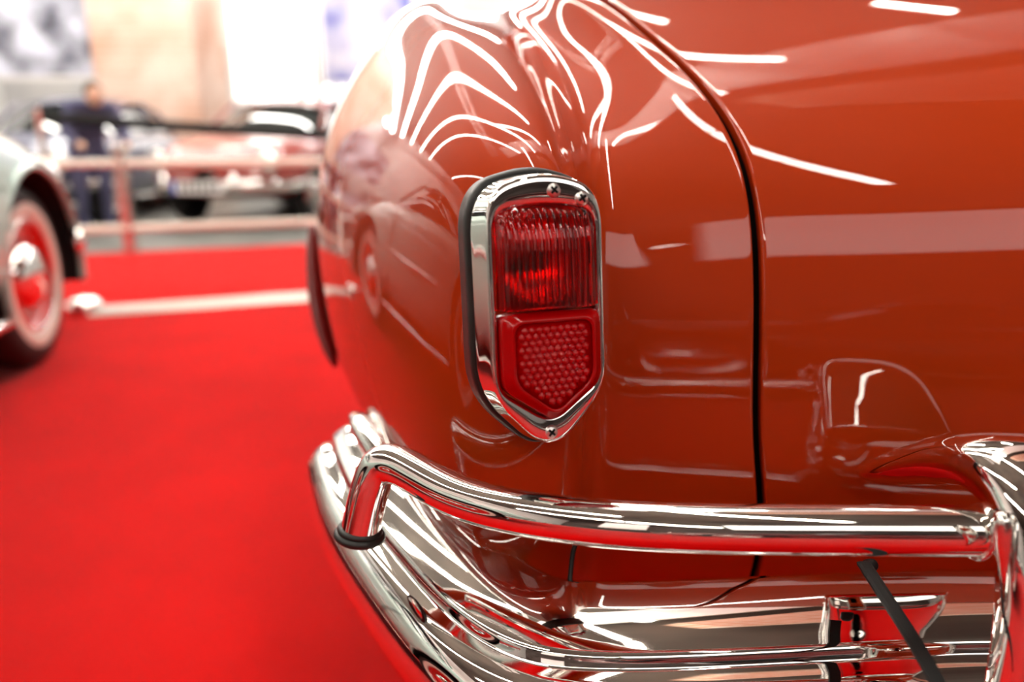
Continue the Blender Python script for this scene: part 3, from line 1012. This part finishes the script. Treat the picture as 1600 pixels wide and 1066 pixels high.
# ------------------------------------------------------------------ barrier
pf = atz(206, 392, 0.008)
bar_root = empty('barrier', pf, 'low steel barrier with two pale rails along the carpet edge', 'barrier')
bd = dirv
for t in (-2.6, 0.0, 2.6, 5.2):
    q = pf + bd * t
    box('post', q.x - .04, q.x + .04, q.y - .04, q.y + .04, 0.008, .80, M['steel'], bar_root, bevel=.006)
for z, r_ in ((.655, .028), (.175, .030)):
    V, F = sweep([pf + bd * t + Vector((0, -.02, z)) for t in (-3.2, 0, 3, 6)], r_, 12)
    mesh_obj('rail', V, F, M['cream'], bar_root)
# taller belt posts with a black belt
b0 = at(60, 182, 6.4); b1 = at(700, 218, 6.4)
mid = b0.lerp(b1, .5) - Vector((0, 0, .03))
belt_root = empty('belt_barrier', (b0.x, b0.y, 0), 'black belt stretched between slim posts before the parked cars', 'barrier')
BP = [b0, b0.lerp(mid, .5), mid, mid.lerp(b1, .5), b1]
pts = spline_pts(BP, 30)
V = []
for p in pts:
    V += [p + Vector((0, -.003, -.045)), p + Vector((0, -.003, .045)), p + Vector((0, .003, .045)), p + Vector((0, .003, -.045))]
mesh_obj('belt', V, grid_faces(30, 4, close_c=True), M['strap'], belt_root)
for p in (b0, b1):
    V, F = lathe([(.001, 0), (.16, .001), (.16, .02), (.03, .035), (.03, p.z + .05), (.035, p.z + .06), (.001, p.z + .07)], 24, 'z')
    mesh_obj('post', [(x + p.x, y + p.y, z) for x, y, z in V], F, M['steel'], belt_root)

# low floor bar between the two cars
s0, s1 = atz(140, 486, .02), atz(620, 452, .02)
d_ = (s1 - s0).normalized(); n_ = Vector((-d_.y, d_.x, 0))
fb = empty('floor_bar', (s0.x, s0.y, .008), 'flat grey metal bar lying across the carpet with a chrome end', 'bar')
V = []
for t in (0, 1):
    p = s0.lerp(s1, t)
    for a, z in ((-.085, .009), (-.07, .028), (.07, .028), (.085, .009)):
        q = p + n_ * a
        V.append((q.x, q.y, z))
M['bar'] = mat('grey_bar', (0.55, 0.55, 0.50), 0.3, metal=0.3)
mesh_obj('bar', V, [(0, 1, 5, 4), (1, 2, 6, 5), (2, 3, 7, 6), (3, 0, 4, 7), (0, 3, 2, 1), (4, 5, 6, 7)], M['bar'], fb, smooth=False)
V, F = lathe([(.001, .008), (.07, .01), (.085, .03), (.08, .06), (.05, .085), (.001, .092)], 28, 'z')
mesh_obj('end_knob', [(x + s0.x - .02, y + s0.y, z) for x, y, z in V], F, M['chrome'], fb)

# ------------------------------------------------------------------ stands, posters, screens
M['posterA'], _n = noise_color(mat('poster_street', (1, 1, 1), 0.5), (0.03, 0.03, 0.05), (0.75, 0.8, 0.95), 1.5, 5, .38, .6)
M['posterB'], _n = noise_color(mat('poster_blue', (1, 1, 1), 0.5), (0.08, 0.10, 0.45), (0.7, 0.68, 0.75), 1.1, 4, .36, .6)
def board(name, cx, y, w_, z0, z1, m, label, cat='poster', yaw_=0):
    root = empty(name, (cx, y, 0), label, cat)
    box('frame', cx - w_ / 2 - .05, cx + w_ / 2 + .05, y, y + .08, z0 - .05, z1 + .05, M['white'], root)
    box('print', cx - w_ / 2, cx + w_ / 2, y - .006, y, z0, z1, m, root)
    for s in (-1, 1):
        box('leg', cx + s * w_ * .4 - .03, cx + s * w_ * .4 + .03, y + .01, y + .07, 0, z0 - .05, M['white'], root)
    return root
board('poster_board', -7.1, 11.4, 2.7, 1.75, 3.2, M['posterA'], 'white framed picture board with a dark street scene left of brick column')
board('poster_board', -2.1, 11.8, 1.3, 1.7, 3.4, M['posterB'], 'tall board with blue and white print right of the brick column')
board('screen', -3.6, 12.9, 1.8, 1.5, 4.0, M['white_glow'], 'blank bright white projection screen beside the brick column', 'screen')
# truss column
tr = empty('truss_column', (-2.85, 11.2, 0), 'slim white lattice truss column right of the screen', 'column')
for sx_ in (-.13, .13):
    for sy_ in (-.13, .13):
        V, F = sweep([(-2.85 + sx_, 11.2 + sy_, 0), (-2.85 + sx_, 11.2 + sy_, 5.4)], .025, 8)
        mesh_obj('chord', V, F, M['steel'], tr)
for i in range(14):
    z = .2 + i * .37
    a = -.13 if i % 2 else .13
    V, F = sweep([(-2.85 + a, 11.07, z), (-2.85 - a, 11.07, z + .37)], .012, 6)
    mesh_obj('brace', V, F, M['steel'], tr)


# ------------------------------------------------------------------ person
def skin_figure(name, joints, edges, radii, m, parent):
    me = bpy.data.meshes.new(name)
    me.from_pydata(joints, edges, [])
    o = bpy.data.objects.new(name, me)
    COL.objects.link(o)
    if parent is not None:
        o.parent = parent; o.matrix_parent_inverse = parent_inv(parent)
    sk = o.modifiers.new('skin', 'SKIN')
    me.skin_vertices.new() if not me.skin_vertices else None
    for i, r in enumerate(radii):
        me.skin_vertices[0].data[i].radius = (r, r) if not hasattr(r, '__len__') else r
    me.skin_vertices[0].data[0].use_root = True
    sb = o.modifiers.new('sub', 'SUBSURF'); sb.levels = 2; sb.render_levels = 2
    me.materials.append(m)
    return o

def person(x, y, rz, label):
    root = empty('person', (0, 0, 0), label, 'person')
    J = [(0, 0, .90), (0, -.10, 1.04), (.0, -.24, 1.16), (0, -.38, 1.24), (0, -.46, 1.27),
         (.18, -.36, 1.22), (.27, -.42, .98), (.22, -.60, .88), (.2, -.68, .87),
         (-.18, -.36, 1.22), (-.27, -.42, .98), (-.22, -.60, .88), (-.2, -.68, .87),
         (.10, 0, .86), (.12, -.06, .47), (.12, .03, .09), (.12, -.10, .05),
         (-.10, 0, .86), (-.12, -.06, .47), (-.12, .03, .09), (-.12, -.10, .05)]
    E = [(0, 1), (1, 2), (2, 3), (3, 4), (3, 5), (5, 6), (6, 7), (7, 8), (3, 9), (9, 10), (10, 11), (11, 12), (0, 13), (13, 14), (14, 15), (15, 16), (0, 17), (17, 18), (18, 19), (19, 20)]
    R = [(.16, .12), (.15, .11), (.18, .12), (.13, .1), .06, .07, .055, .042, .035, .07, .055, .042, .035, .1, .07, .05, .045, .1, .07, .05, .045]
    b = skin_figure('body', J, E, R, M['navy_cloth'], root)
    V, F = [], []
    for i in range(16):
        a = PI * i / 15
        for k in range(20):
            bb = 2 * PI * k / 20
            V.append((.078 * math.sin(a) * math.cos(bb), -.56 + .095 * math.sin(a) * math.sin(bb), 1.33 + .115 * math.cos(a)))
    hd = mesh_obj('head', V, grid_faces(16, 20, close_c=True), M['skin'], root)
    V = [(x_ * 1.08, (y_ + .56) * 1.08 - .545, (z_ - 1.33) * 1.06 + 1.342) for x_, y_, z_ in V[:20 * 9]]
    mesh_obj('hair', V, grid_faces(9, 20, close_c=True), M['hair'], hd)
    for s in (-1, 1):
        V, F = sweep([(s * .2, -.67, .87), (s * .2, -.72, .855), (s * .195, -.78, .84)], [.03, .038, .02], 10)
        mesh_obj('hand', V, F, M['skin'], root)
    root.location = (x, y, 0); root.rotation_euler = (0, 0, rz); root.scale = (.92, .92, .92)
    return root

person(-4.0, 7.35, math.radians(40), 'person in dark navy clothes leaning forward behind the black belt')
